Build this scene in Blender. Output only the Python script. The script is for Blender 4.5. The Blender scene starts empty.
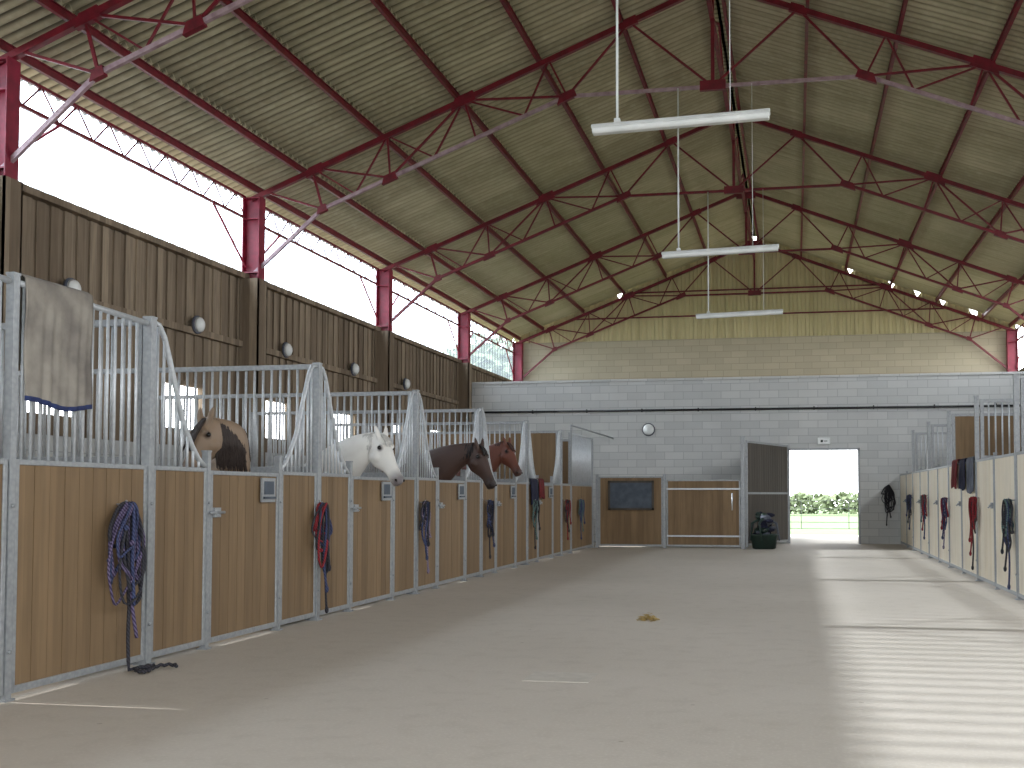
import bpy, bmesh, math, random
from mathutils import Vector, Matrix
random.seed(7)
R=random.random
def U(a,b): return a+(b-a)*random.random()
scn=bpy.context.scene
COL=scn.collection
scn.view_settings.view_transform='Standard'

# ------------------------------------------------------------------ materials
def lin(c):
    return tuple(((x/255)/12.92 if x/255<=.04045 else ((x/255+.055)/1.055)**2.4) for x in c)+(1,)
def newmat(name):
    m=bpy.data.materials.new(name); m.use_nodes=True
    nt=m.node_tree; b=nt.nodes['Principled BSDF']
    return m,nt,b
def N(nt,t,**k):
    n=nt.nodes.new(t)
    for a,v in k.items(): setattr(n,a,v)
    return n
def mixc(nt,fac,a,b,blend='MIX'):
    n=N(nt,'ShaderNodeMix',data_type='RGBA',blend_type=blend)
    for i,v in ((0,fac),(6,a),(7,b)):
        if hasattr(v,'is_output') : nt.links.new(v,n.inputs[i])
        else: n.inputs[i].default_value=v
    return n.outputs[2]
def mth(nt,op,a,b=0.0):
    n=N(nt,'ShaderNodeMath',operation=op)
    for i,v in ((0,a),(1,b)):
        if hasattr(v,'is_output'): nt.links.new(v,n.inputs[i])
        else: n.inputs[i].default_value=v
    return n.outputs[0]
def coords(nt,scale=(1,1,1)):
    tc=N(nt,'ShaderNodeTexCoord'); mp=N(nt,'ShaderNodeMapping')
    mp.inputs['Scale'].default_value=scale
    nt.links.new(tc.outputs['Object'],mp.inputs[0]); return tc.outputs['Object'],mp.outputs[0]
def noise(nt,vec,scale,detail=4):
    n=N(nt,'ShaderNodeTexNoise'); n.inputs['Scale'].default_value=scale; n.inputs['Detail'].default_value=detail
    nt.links.new(vec,n.inputs['Vector']); return n.outputs['Fac']
def ramp(nt,f,a,b):
    n=N(nt,'ShaderNodeMapRange'); n.inputs[1].default_value=a; n.inputs[2].default_value=b
    nt.links.new(f,n.inputs[0]); return n.outputs[0]
def bump(nt,b,h,s=.3,d=.02):
    n=N(nt,'ShaderNodeBump'); n.inputs['Strength'].default_value=s; n.inputs['Distance'].default_value=d
    nt.links.new(h,n.inputs['Height']); nt.links.new(n.outputs[0],b.inputs['Normal'])
def mat(name,c,c2=None,rough=.6,metal=0,sc=6,bs=.15,stretch=(1,1,1)):
    m,nt,b=newmat(name)
    c=lin(c); c2=lin(c2) if c2 else tuple(x*.65 for x in c[:3])+(1,)
    _,v=coords(nt,stretch); f=noise(nt,v,sc)
    nt.links.new(mixc(nt,ramp(nt,f,.35,.68),c,c2),b.inputs['Base Color'])
    b.inputs['Roughness'].default_value=rough; b.inputs['Metallic'].default_value=metal
    if bs: bump(nt,b,f,bs)
    return m
def woodmat(name,c,c2,w=.15,dark=.5,rough=.7):
    m,nt,b=newmat(name)
    o,v=coords(nt,(7,7,.6)); f=noise(nt,v,3,6)
    sp=N(nt,'ShaderNodeSeparateXYZ'); nt.links.new(o,sp.inputs[0])
    s=mth(nt,'FLOOR',mth(nt,'DIVIDE',mth(nt,'ADD',sp.outputs[0],sp.outputs[1]),w))
    oi=N(nt,'ShaderNodeObjectInfo')
    wn=N(nt,'ShaderNodeTexWhiteNoise',noise_dimensions='1D'); nt.links.new(mth(nt,'ADD',s,mth(nt,'MULTIPLY',oi.outputs['Random'],37.)),wn.inputs['W'])
    col=mixc(nt,wn.outputs['Value'],lin(c),lin(c2))
    col=mixc(nt,mth(nt,'MULTIPLY',ramp(nt,f,.4,.75),dark),col,tuple(x*.5 for x in lin(c2)[:3])+(1,))
    f2=noise(nt,o,1.6,3)
    col=mixc(nt,mth(nt,'MULTIPLY',ramp(nt,f2,.45,.75),.3),col,tuple(x*.55 for x in lin(c)[:3])+(1,))
    nt.links.new(col,b.inputs['Base Color']); b.inputs['Roughness'].default_value=rough
    bump(nt,b,f,.15,.01); return m
def blockmat(name,c1,c2,cm):
    m,nt,b=newmat(name)
    o,_=coords(nt); sp=N(nt,'ShaderNodeSeparateXYZ'); nt.links.new(o,sp.inputs[0])
    cb=N(nt,'ShaderNodeCombineXYZ'); nt.links.new(mth(nt,'ADD',sp.outputs[0],sp.outputs[1]),cb.inputs[0]); nt.links.new(sp.outputs[2],cb.inputs[1])
    br=N(nt,'ShaderNodeTexBrick'); nt.links.new(cb.outputs[0],br.inputs['Vector'])
    for k,v in (('Color1',lin(c1)),('Color2',lin(c2)),('Mortar',lin(cm)),('Scale',1.),('Mortar Size',.009),('Brick Width',.5),('Row Height',.2),('Bias',0.),('Mortar Smooth',.5)):
        br.inputs[k].default_value=v
    f=noise(nt,o,1.3,5); f2=noise(nt,o,30,3)
    col=mixc(nt,mth(nt,'MULTIPLY',ramp(nt,f,.4,.75),.25),br.outputs['Color'],tuple(x*.7 for x in lin(c1)[:3])+(1,))
    col=mixc(nt,mth(nt,'MULTIPLY',f2,.15),col,tuple(x*.65 for x in lin(c1)[:3])+(1,))
    nt.links.new(col,b.inputs['Base Color']); b.inputs['Roughness'].default_value=.9
    bump(nt,b,f2,.1,.006); return m
def roofmat():
    m,nt,b=newmat('fibre_cement')
    o,_=coords(nt); sp=N(nt,'ShaderNodeSeparateXYZ'); nt.links.new(o,sp.inputs[0])
    ry=mth(nt,'DIVIDE',sp.outputs[1],1.06)
    rs=mth(nt,'DIVIDE',mth(nt,'SUBTRACT',mth(nt,'ABSOLUTE',mth(nt,'ADD',sp.outputs[0],1.2)),.1),1.345)
    a=mth(nt,'FLOOR',ry); r=mth(nt,'FLOOR',rs)
    wn=N(nt,'ShaderNodeTexWhiteNoise',noise_dimensions='1D'); nt.links.new(mth(nt,'ADD',mth(nt,'MULTIPLY',a,13.7),mth(nt,'MULTIPLY',r,5.3)),wn.inputs['W'])
    col=mixc(nt,wn.outputs['Value'],lin((188,179,152)),lin((162,153,128)))
    mp=N(nt,'ShaderNodeMapping'); mp.inputs['Scale'].default_value=(.5,3,1); nt.links.new(o,mp.inputs[0])
    f=noise(nt,mp.outputs[0],2,6)
    col=mixc(nt,mth(nt,'MULTIPLY',ramp(nt,f,.42,.7),.4),col,lin((108,100,80)))
    f3=noise(nt,o,9,5)
    col=mixc(nt,mth(nt,'MULTIPLY',ramp(nt,f3,.5,.75),.35),col,lin((200,192,168)))
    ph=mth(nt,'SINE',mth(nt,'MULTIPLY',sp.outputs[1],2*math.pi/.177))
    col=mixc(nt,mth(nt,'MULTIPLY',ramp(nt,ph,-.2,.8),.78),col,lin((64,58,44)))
    fe=mth(nt,'FRACT',rs); col=mixc(nt,mth(nt,'MULTIPLY',ramp(nt,fe,.86,1.),.4),col,lin((58,52,40)))
    fs=mth(nt,'FRACT',ry); col=mixc(nt,mth(nt,'MULTIPLY',mth(nt,'LESS_THAN',fs,.05),.4),col,lin((54,48,38)))
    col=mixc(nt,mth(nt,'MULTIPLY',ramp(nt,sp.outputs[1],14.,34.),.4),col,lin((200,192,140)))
    nt.links.new(col,b.inputs['Base Color']); b.inputs['Roughness'].default_value=.9
    bump(nt,b,f3,.2,.01); return m
def floormat():
    m,nt,b=newmat('worn_concrete')
    o,_=coords(nt)
    f1=noise(nt,o,.3,2); f2=noise(nt,o,5,5); f3=noise(nt,o,45,4)
    col=mixc(nt,ramp(nt,f1,.3,.7),lin((199,190,178)),lin((187,178,165)))
    col=mixc(nt,mth(nt,'MULTIPLY',ramp(nt,f2,.5,.75),.22),col,lin((154,143,127)))
    col=mixc(nt,mth(nt,'MULTIPLY',ramp(nt,f3,.5,.7),.35),col,lin((212,205,194)))
    vo=N(nt,'ShaderNodeTexVoronoi'); vo.inputs['Scale'].default_value=2.2; nt.links.new(o,vo.inputs['Vector'])
    col=mixc(nt,mth(nt,'MULTIPLY',mth(nt,'LESS_THAN',vo.outputs['Distance'],.035),.4),col,lin((120,105,88)))
    nt.links.new(col,b.inputs['Base Color']); b.inputs['Roughness'].default_value=.85
    bump(nt,b,mth(nt,'ADD',f3,mth(nt,'MULTIPLY',f2,.3)),.2,.008); return m
def galvmat(name,c=(166,169,171),c2=(118,122,125)):
    m,nt,b=newmat(name)
    o,_=coords(nt); vo=N(nt,'ShaderNodeTexVoronoi'); vo.inputs['Scale'].default_value=30; nt.links.new(o,vo.inputs['Vector'])
    f=noise(nt,o,5,3)
    nt.links.new(mixc(nt,mth(nt,'MULTIPLY',f,vo.outputs['Distance']),lin(c),lin(c2)),b.inputs['Base Color'])
    b.inputs['Metallic'].default_value=.4; b.inputs['Roughness'].default_value=.48; return m
def glazemat():
    m,nt,b=newmat('banded_translucent_sheet'); nt.nodes.remove(b)
    o,_=coords(nt); sp=N(nt,'ShaderNodeSeparateXYZ'); nt.links.new(o,sp.inputs[0])
    w=mth(nt,'SINE',mth(nt,'MULTIPLY',sp.outputs[1],2*math.pi/.30))  # bands added to the sheet tint so sunlight falls striped on the floor
    f=ramp(nt,w,-1.,.9)
    t=N(nt,'ShaderNodeBsdfTransparent'); nt.links.new(mixc(nt,f,(.58,.61,.64,1),(.92,.96,1,1)),t.inputs[0])
    d=N(nt,'ShaderNodeBsdfTranslucent'); d.inputs[0].default_value=(.85,.93,1,1)
    mx=N(nt,'ShaderNodeMixShader'); mx.inputs[0].default_value=.05
    nt.links.new(t.outputs[0],mx.inputs[1]); nt.links.new(d.outputs[0],mx.inputs[2])
    nt.links.new(mx.outputs[0],nt.nodes['Material Output'].inputs[0]); return m
def coatmat(name,rough=.55):
    m,nt,b=newmat(name)
    a=N(nt,'ShaderNodeAttribute'); a.attribute_name='coat'
    o,v=coords(nt); f=noise(nt,o,8,3)
    col=mixc(nt,mth(nt,'MULTIPLY',ramp(nt,f,.4,.7),.08),a.outputs['Color'],(.02,.015,.01,1))
    nt.links.new(col,b.inputs['Base Color']); b.inputs['Roughness'].default_value=rough
    f2=noise(nt,o,90,2); bump(nt,b,f2,.1,.004); return m
def ropemat(name,c,c2,sc=60):
    m,nt,b=newmat(name)
    o,_=coords(nt,(1,1,1)); w=N(nt,'ShaderNodeTexWave',wave_type='BANDS',bands_direction='DIAGONAL'); w.inputs['Scale'].default_value=sc/3; w.inputs['Distortion'].default_value=1
    nt.links.new(o,w.inputs['Vector'])
    nt.links.new(mixc(nt,ramp(nt,w.outputs['Fac'],.3,.7),lin(c),lin(c2)),b.inputs['Base Color']); b.inputs['Roughness'].default_value=.85
    return m

M={}
M['floor']=floormat(); M['roof']=roofmat()
M['red']=mat('red_painted_steel',(118,18,36),(90,12,26),.45,0,8,.05)
M['redcol']=mat('maroon_painted_steel',(138,22,52),(112,15,40),.5,0,8,.05)
M['rod']=mat('skylit_red_steel',(176,152,158),(142,114,122),.4,.1,8,.05)  # red steel with the sky's pale highlight put into its colour
M['galv']=galvmat('galvanised_steel'); M['galv2']=galvmat('bright_galvanised_bar',(206,210,213),(168,172,176))
M['wood']=woodmat('pine_boards',(138,113,82),(118,95,67),.15,.35)
M['woodl']=woodmat('lit_pine_boards',(242,233,214),(234,222,198),.15,.12)  # pine boards with the brightness of light on them put into the colour
M['oldwood']=woodmat('weathered_boards',(158,142,121),(114,99,82),.13,.5,.9)
M['darkwood']=woodmat('dark_board_door',(84,76,68),(66,60,52),.15,.45)
M['block']=blockmat('grey_blocks',(206,207,205),(192,194,193),(166,168,168))
M['blockb']=blockmat('beige_blocks',(188,178,154),(178,168,145),(156,147,126))
M['clad']=mat('olive_cladding',(206,194,150),(192,179,136),.6,0,2,.03,(3,1,.4))
M['white']=mat('white_plastic',(225,228,226),(205,208,206),.4,0,4,.02)
M['diff']=mat('frosted_diffuser',(236,238,236),(222,226,224),.25,0,4,0)
M['black']=mat('black_plastic',(24,24,26),(14,14,16),.5)
M['glaze']=glazemat()
M['rug']=mat('grey_beige_canvas',(150,144,134),(114,108,102),.95,0,5,.3)
M['blue']=mat('blue_binding',(48,62,110),(34,44,84),.9)
M['straw']=mat('straw',(186,160,98),(150,124,70),.9)
M['grass']=mat('grass',(74,96,44),(62,84,34),.95,0,1.5,.3)
M['gravel']=mat('pale_gravel',(146,140,130),(124,118,110),.95,0,3,.3)
M['leaf']=mat('leaves',(98,108,78),(80,90,62),.9,0,3,.3)
M['bark']=mat('bark',(70,60,48),(44,38,30),.95,0,8,.5)
M['coat']=coatmat('horse_coat')
M['eye']=mat('horse_eye',(18,12,10),(8,6,5),.08,0,4,0)
M['dark']=mat('nostril',(30,22,22),(20,14,14),.8)
M['green']=mat('dark_green_plastic',(30,52,44),(20,38,32),.5)
M['shut']=mat('slate_shutter',(78,88,100),(58,68,80),.6)
M['gate']=mat('dull_grey_tube',(70,74,74),(56,60,60),.7)
M['patch']=mat('smooth_concrete',(202,195,184),(188,181,170),.7,0,10,.1)
M['navy']=mat('navy_cloth',(32,34,58),(20,22,40),.95); M['redcl']=mat('red_cloth',(110,30,34),(76,18,22),.95); M['greycl']=mat('grey_cloth',(104,108,118),(74,78,90),.95)
ROPES=[ropemat('dark_purple_rope',(46,34,68),(108,98,126)),ropemat('red_rope',(150,36,44),(92,26,36)),ropemat('navy_rope',(32,40,72),(70,78,112)),
       ropemat('teal_rope',(34,74,76),(112,130,124)),ropemat('black_rope',(26,26,31),(56,54,62)),ropemat('white_purple_rope',(160,150,162),(76,50,94))]

# ------------------------------------------------------------------ mesh builder
class MB:
    def __init__(s): s.v=[];s.f=[];s.m=[];s.sm=[]
    def add(s,vs,fs,mi=0,sm=False):
        b=len(s.v); s.v+= [Vector(p) for p in vs]; s.f+=[tuple(b+i for i in f) for f in fs]; s.m+=[mi]*len(fs); s.sm+=[sm]*len(fs)
    def box(s,x0,x1,y0,y1,z0,z1,mi=0):
        s.add([(x0,y0,z0),(x1,y0,z0),(x1,y1,z0),(x0,y1,z0),(x0,y0,z1),(x1,y0,z1),(x1,y1,z1),(x0,y1,z1)],
              [(0,3,2,1),(4,5,6,7),(0,1,5,4),(1,2,6,5),(2,3,7,6),(3,0,4,7)],mi)
    def beam(s,p,q,w,h,mi=0,up=(0,0,1)):
        p=Vector(p);q=Vector(q);t=(q-p).normalized();u=Vector(up)
        if abs(t.dot(u))>.98: u=Vector((0,1,0))
        a=t.cross(u).normalized()*w/2; b=a.cross(t).normalized()*h/2
        s.add([p-a-b,p+a-b,p+a+b,p-a+b,q-a-b,q+a-b,q+a+b,q-a+b],[(0,3,2,1),(4,5,6,7),(0,1,5,4),(1,2,6,5),(2,3,7,6),(3,0,4,7)],mi)
    def tube(s,p,q,r,n=8,mi=0,r2=None):
        s.sweep([p,q],[r,r if r2 is None else r2],n,mi)
    def sweep(s,pts,r,n=8,mi=0,closed=False,flat=1.):
        P=[Vector(p) for p in pts]; L=len(P)
        if not isinstance(r,(list,tuple)): r=[r]*L
        vs=[];nrm=None
        for i in range(L):
            a=P[(i-1)%L] if (i>0 or closed) else P[i]; b=P[(i+1)%L] if (i<L-1 or closed) else P[i]
            t=(b-a); t=t.normalized() if t.length>1e-9 else Vector((0,0,1))
            if nrm is None:
                u=Vector((0,0,1)) if abs(t.z)<.9 else Vector((1,0,0)); nrm=t.cross(u).normalized()
            else:
                nrm=(nrm-t*nrm.dot(t)); nrm=nrm.normalized() if nrm.length>1e-6 else t.orthogonal().normalized()
            bi=t.cross(nrm)
            for k in range(n):
                an=2*math.pi*k/n; vs.append(P[i]+nrm*math.cos(an)*r[i]*flat+bi*math.sin(an)*r[i])
        fs=[]
        for i in range(L if closed else L-1):
            j=(i+1)%L
            for k in range(n): fs.append((i*n+k,i*n+(k+1)%n,j*n+(k+1)%n,j*n+k))
        if not closed: fs.append(tuple(range(n-1,-1,-1))); fs.append(tuple((L-1)*n+k for k in range(n)))
        s.add(vs,fs,mi,True)
    def loft(s,secs,n=16,mi=0,pw=1.):
        vs=[]
        for c,a,b in secs:
            for k in range(n):
                an=2*math.pi*k/n; ca=math.cos(an);sa=math.sin(an)
                vs.append(c+a*(abs(ca)**pw*(1 if ca>=0 else -1))+b*(abs(sa)**pw*(1 if sa>=0 else -1)))
        L=len(secs); fs=[]
        for i in range(L-1):
            for k in range(n): fs.append((i*n+k,i*n+(k+1)%n,(i+1)*n+(k+1)%n,(i+1)*n+k))
        fs.append(tuple(range(n-1,-1,-1))); fs.append(tuple((L-1)*n+k for k in range(n)))
        s.add(vs,fs,mi,True)
    def ball(s,c,r,mi=0,sc=(1,1,1),n=12,m=8):
        c=Vector(c); vs=[c+Vector((0,0,r*sc[2]))]
        for i in range(1,m):
            th=math.pi*i/m
            for k in range(n):
                a=2*math.pi*k/n; vs.append(c+Vector((r*sc[0]*math.sin(th)*math.cos(a),r*sc[1]*math.sin(th)*math.sin(a),r*sc[2]*math.cos(th))))
        vs.append(c-Vector((0,0,r*sc[2]))); fs=[]
        for k in range(n): fs.append((0,1+k,1+(k+1)%n))
        for i in range(m-2):
            for k in range(n): a=1+i*n; fs.append((a+k,a+n+k,a+n+(k+1)%n,a+(k+1)%n))
        a=1+(m-2)*n; e=len(vs)-1
        for k in range(n): fs.append((a+k,e,a+(k+1)%n))
        s.add(vs,fs,mi,True)
    def obj(s,name,mats,origin=(0,0,0),parent=None,bev=0):
        o=Vector(origin); me=bpy.data.meshes.new(name)
        me.from_pydata([tuple(v-o) for v in s.v],[],s.f)
        for k in (mats if isinstance(mats,(list,tuple)) else [mats]): me.materials.append(M[k] if isinstance(k,str) else k)
        me.polygons.foreach_set('material_index',s.m); me.polygons.foreach_set('use_smooth',s.sm)
        bm=bmesh.new(); bm.from_mesh(me); bmesh.ops.recalc_face_normals(bm,faces=bm.faces); bm.to_mesh(me); bm.free()
        me.update()
        ob=bpy.data.objects.new(name,me); COL.objects.link(ob); ob.location=o
        if parent is not None: ob.parent=parent; ob.location=o-Vector(ORI[parent.name])
        ORI[ob.name]=tuple(o)
        if bev:
            md=ob.modifiers.new('bevel','BEVEL'); md.width=bev; md.segments=2; md.limit_method='ANGLE'
        return ob
ORI={}
def top(ob,label,cat,group=None,kind=None):
    ob['label']=label; ob['category']=cat
    if group: ob['group']=group
    if kind: ob['kind']=kind
    return ob
def struct(ob,label=None):
    ob['kind']='structure'
    if label: ob['label']=label
    return ob
def empty(name,loc):
    e=bpy.data.objects.new(name,None); COL.objects.link(e); e.location=loc; e.empty_display_size=.2; ORI[e.name]=tuple(loc); return e

# ------------------------------------------------------------------ constants
XL,XR,XC=-9.0,6.6,-1.2
YB,YP,YF=35.2,29.4,-4.0
ZR,SL=9.45,.392
def zr(x): return ZR-SL*abs(x-XC)
A,B=-4.79,2.65
H=1.49
TRY=[11,17,23,29,35]

# ------------------------------------------------------------------ shell
mb=MB(); mb.box(XL-.2,XR+.2,YF,YB+.2,-.15,0); struct(mb.obj('floor','floor'),'worn grey-beige concrete barn floor')
mb=MB(); mb.box(-1.84,-1.38,7.42,7.82,0,.003); p=mb.obj('trim_1','patch',(-1.6,7.6,0)); struct(p,'smooth pale concrete patch set in the floor')

mb=MB(); mb.box(XL-.2,XL,YF,YB+.2,0,2.0)
opens=[(6.1+3*i-.45,6.1+3*i+.65) for i in range(0,8)]
y=YF; k=0
while y<YB+.2:
    d=0 if k%2 else .028
    z0=2.0
    for a,b in opens:
        if y+.07>a and y+.07<b: z0=2.95
    mb.box(XL-.06+d,XL-.035+d,y,y+.17,z0,4.86,1); y+=.13; k+=1
mb.box(XL-.005,XL+.07,YF,YB,3.7,3.8,1)
mb.box(XL-.1,XL+.1,YF,YB,4.84,4.93,1)
for a,b in opens:
    mb.box(XL-.2,XL+.03,a-.03,b+.05,2.0,2.25,1); mb.box(XL-.1,XL+.03,a-.03,b+.05,2.91,2.97,1)
    mb.box(XL-.1,XL+.02,a-.05,a,2.0,2.95,1); mb.box(XL-.1,XL+.02,b,b+.05,2.0,2.95,1)
struct(mb.obj('wall_left',['block','oldwood']),'weathered upright timber boarding over grey block base')
RZ=4.7
mb=MB(); mb.box(XR,XR+.2,YF,YB+.2,0,3.0); y=YF;k=0
while y<YB+.2:
    d=0 if k%2 else -.028
    mb.box(XR+.035+d,XR+.06+d,y,y+.17,3.0,RZ if y<29.2 else 4.86,1); y+=.13;k+=1
mb.box(XR-.1,XR+.1,29.2,YB,4.84,4.93,1); mb.box(XR-.1,XR+.2,YF,29.2,RZ,RZ+.06,1)
struct(mb.obj('wall_right',['block','oldwood']),'grey block side wall with timber boarding')
ys=[-4,-1,5,11,17,23,29,35.2]
for i in range(len(ys)-1):
    mb=MB(); mb.box(XL-.05,XL-.045,ys[i],ys[i+1],4.93,6.25); struct(mb.obj('window_%d'%(i+1),'glaze',(XL-.05,0,5)),'long translucent strip window under the eaves, bands added to stripe the sunlight')
mb=MB()
mb.box(XL,-3.2,YF-.2,YF,0,6.3); mb.box(4.6,XR,YF-.2,YF,0,6.3); mb.box(-3.2,4.6,YF-.2,YF,4.8,6.3)
mb.add([(XL,YF-.1,6.3),(XR,YF-.1,6.3),(XC,YF-.1,9.3)],[(0,1,2)])
struct(mb.obj('wall_front','block'))
DX0,DX1,DZ=-.13,1.60,2.42
mb=MB(); ZP=4.3
mb.box(XL,DX0,YP,YP+.2,0,ZP); mb.box(DX1,XR,YP,YP+.2,0,ZP); mb.box(DX0,DX1,YP,YP+.2,DZ,ZP)
mb.box(XL,XR,YP-.05,YP+.25,ZP,ZP+.06)
struct(mb.obj('wall_back','block'),'grey concrete block cross wall')
mb=MB(); gx0,gx1,gz=-.9,2.9,3.2
mb.box(XL,gx0,YB,YB+.2,0,6.22); mb.box(gx1,XR,YB,YB+.2,0,6.22); mb.box(gx0,gx1,YB,YB+.2,gz,6.22)
leaks=[-5.5,XC,1.7,3.0,3.7,4.5,5.4]
x=XL; prof=[]
while x<XR:
    for dx,dy in ((0,0),(.10,0),(.13,-.04),(.22,-.04),(.25,0)):
        prof.append((min(x+dx,XR),dy))
    x+=.25
vs=[];fs=[]
for i,(x,dy) in enumerate(prof):
    t=zr(x)+.02
    if any(abs(x-l)<.07 for l in leaks): t-=.17
    t=max(t,6.25)
    vs+=[(x,YB+.05+dy,6.15),(x,YB+.05+dy,t)]
    if i: fs.append((2*i-2,2*i,2*i+1,2*i-1))
mb.add(vs,fs,1)
for zz in (6.95,7.75):
    hw=(ZR-.15-zz)/SL-.2
    mb.box(max(XL+.3,XC-hw),min(XR-.3,XC+hw),YB-.05,YB+.0,zz-.02,zz+.02,2)
struct(mb.obj('wall_gable',['blockb','clad','red']),'beige blocks with olive ribbed cladding in the gable')
mb=MB(); mb.box(DX0-.05,DX0,YP-.03,YP+.2,0,DZ+.05); mb.box(DX1,DX1+.05,YP-.03,YP+.2,0,DZ+.05); mb.box(DX0-.05,DX1+.05,YP-.03,YP+.2,DZ,DZ+.05)
struct(mb.obj('trim_2','galv'),'galvanised door frame')

def roofside(sg,name):
    mb=MB(); per=.177; st=per/8; cnt=int((YB+.1-YF+.3)/st)
    ds=[0.08]+[.1+1.345*i for i in range(1,6)]+[8.05]
    for r in range(6):
        d0=ds[r]; d1=ds[r+1]+.12 if r<5 else ds[r+1]
        vs=[];fs=[]
        for i in range(cnt+1):
            y=YF-.3+i*st; w=.036*math.sin(2*math.pi*y/per)
            vs.append((XC+sg*d0,y,ZR-SL*d0+w+.0)); vs.append((XC+sg*d1,y,ZR-SL*d1+w+.04))
            if i: a=2*i; fs.append((a-2,a-1,a+1,a))
        mb.add(vs,fs,0,True)
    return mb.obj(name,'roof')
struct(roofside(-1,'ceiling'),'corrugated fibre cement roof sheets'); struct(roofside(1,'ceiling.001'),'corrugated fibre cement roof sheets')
mb=MB(); 
mb.beam((XC-.14,YF-.3,ZR+.0),(XC-.14,YB+.1,ZR+.0),.34,.02,0); mb.beam((XC+.14,YF-.3,ZR+.0),(XC+.14,YB+.1,ZR+.0),.34,.02,0)
struct(mb.obj('trim_3','roof'),'ridge capping')

ds=[.12]+[.1+1.345*i for i in range(1,6)]+[7.6]
for sg in (-1,1):
    for d in ds:
        x=XC+sg*d; z=zr(x)-.11
        mb=MB(); w=.05
        mb.box(x-w/2,x+w/2,YF,YB,z+.045,z+.057); mb.box(x-w/2,x+w/2,YF,YB,z-.057,z-.045); mb.box(x-.005,x+.005,YF,YB,z-.045,z+.045)
        o=mb.obj('purlin','red',(x,YF,z)); top(o,'long plain maroon steel purlin under the corrugated roof','steel beam','roof purlins')
def lattice(x,z0,z1,ya,yb,step,name,label,col='red',group='eave girders'):
    mb=MB(); mb.box(x-.02,x+.02,ya,yb,z1-.02,z1+.02); mb.box(x-.02,x+.02,ya,yb,z0-.02,z0+.02)
    y=ya;k=0
    while y<yb-.01:
        y2=min(y+step,yb)
        mb.tube((x,y,z0 if k%2 else z1),(x,y2,z1 if k%2 else z0),.012,6); y=y2;k+=1
    o=mb.obj(name,col,(x,ya,z0)); return top(o,label,'steel girder',group)
for x in (XL+.06,XR-.06):
    for i in range(len(ys)-2):
        lattice(x,5.86,6.2,ys[i+1]+.12,min(ys[i+2],35)-.12,.34,'lattice_girder','slim red lattice girder along the eaves')
for i in range(len(TRY)-1):
    a,b=TRY[i],TRY[i+1]
    mb=MB(); mb.box(XC-.03,XC+.03,a+.08,b-.08,8.62,8.68)
    n=4; st=(b-a-.16)/n
    for k in range(n):
        mb.beam((XC,a+.08+k*st,9.2 if k%2 else 8.65),(XC,a+.08+(k+1)*st,8.65 if k%2 else 9.2),.035,.035)
    o=mb.obj('ridge_girder','red',(XC,a,8.65)); top(o,'red lattice bracing beneath the ridge','steel girder','ridge girders')
def truss(Y):
    mb=MB(); T=lambda d,s:(XC+s*d,Y,ZR-SL*d-.25)
    tie=7.58; r=1 if Y<20 else 0; cw=.05 if Y<20 else .06  # near ties carry the sky highlight as colour, far ties stay red
    for s in (-1,1):
        mb.beam(T(7.68,s),T(0,s),.085,.08,0)
        lo=lambda d:(XC+s*d,Y,ZR-SL*d-.96 if d>2.4 else tie)
        D0=6.42
        mb.beam((XC+s*7.62,Y,4.95),lo(D0),cw,.055,r)
        mb.beam(lo(D0),lo(2.3),cw,.055,r)
        for a_,b_,ww in ((D0,6.6,.034),(D0,7.4,.034),(5.25,6.5,.034),(5.25,4.0,.034),(5.25,5.3,.028),(5.85,6.55,.026),(5.85,5.3,.026),(4.5,5.3,.026),(4.5,4.0,.028),(3.8,4.0,.03),(3.0,4.0,.028),(3.0,2.6,.028),(2.3,4.0,.034),(2.3,2.6,.03),(2.3,1.3,.034)):
            mb.beam(lo(a_),T(b_,s),ww,ww,0)
        mb.beam((XC,Y,tie),T(1.3,s),.034,.034,0)
        mb.beam(lo(2.3),(XC,Y,tie),.05,.05,r)
        for c,w,h in ((lo(D0),.18,.12),(lo(5.25),.26,.13),(T(4.0,s),.42,.18),(T(6.55,s),.32,.15),(lo(2.3),.32,.14),(T(1.3,s),.28,.14)):
            dx=w/2; sl=-s*SL
            mb.add([(c[0]-dx,Y-.04,c[2]-dx*sl-h/2),(c[0]+dx,Y-.04,c[2]+dx*sl-h/2),(c[0]+dx*.7,Y-.04,c[2]+dx*sl*.7+h/2),(c[0]-dx*.7,Y-.04,c[2]-dx*sl*.7+h/2),
                    (c[0]-dx,Y+.04,c[2]-dx*sl-h/2),(c[0]+dx,Y+.04,c[2]+dx*sl-h/2),(c[0]+dx*.7,Y+.04,c[2]+dx*sl*.7+h/2),(c[0]-dx*.7,Y+.04,c[2]-dx*sl*.7+h/2)],
                   [(0,1,2,3),(7,6,5,4),(0,4,5,1),(1,5,6,2),(2,6,7,3),(3,7,4,0)],0)
    mb.beam((XC,Y,tie),(XC,Y,9.2),.055,.055,0); mb.box(XC-.2,XC+.2,Y-.04,Y+.04,tie-.06,tie+.09)
    mb.box(XC-.25,XC+.25,Y-.04,Y+.04,9.0,9.25)
    o=mb.obj('roof_truss',['red','rod'],(XC,Y,tie)); top(o,'red-painted steel roof truss with sky highlight coloured into lower ties' if r else 'red-painted steel roof truss with gusset plates','roof truss','roof trusses')
for Y in TRY: truss(Y)
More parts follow.
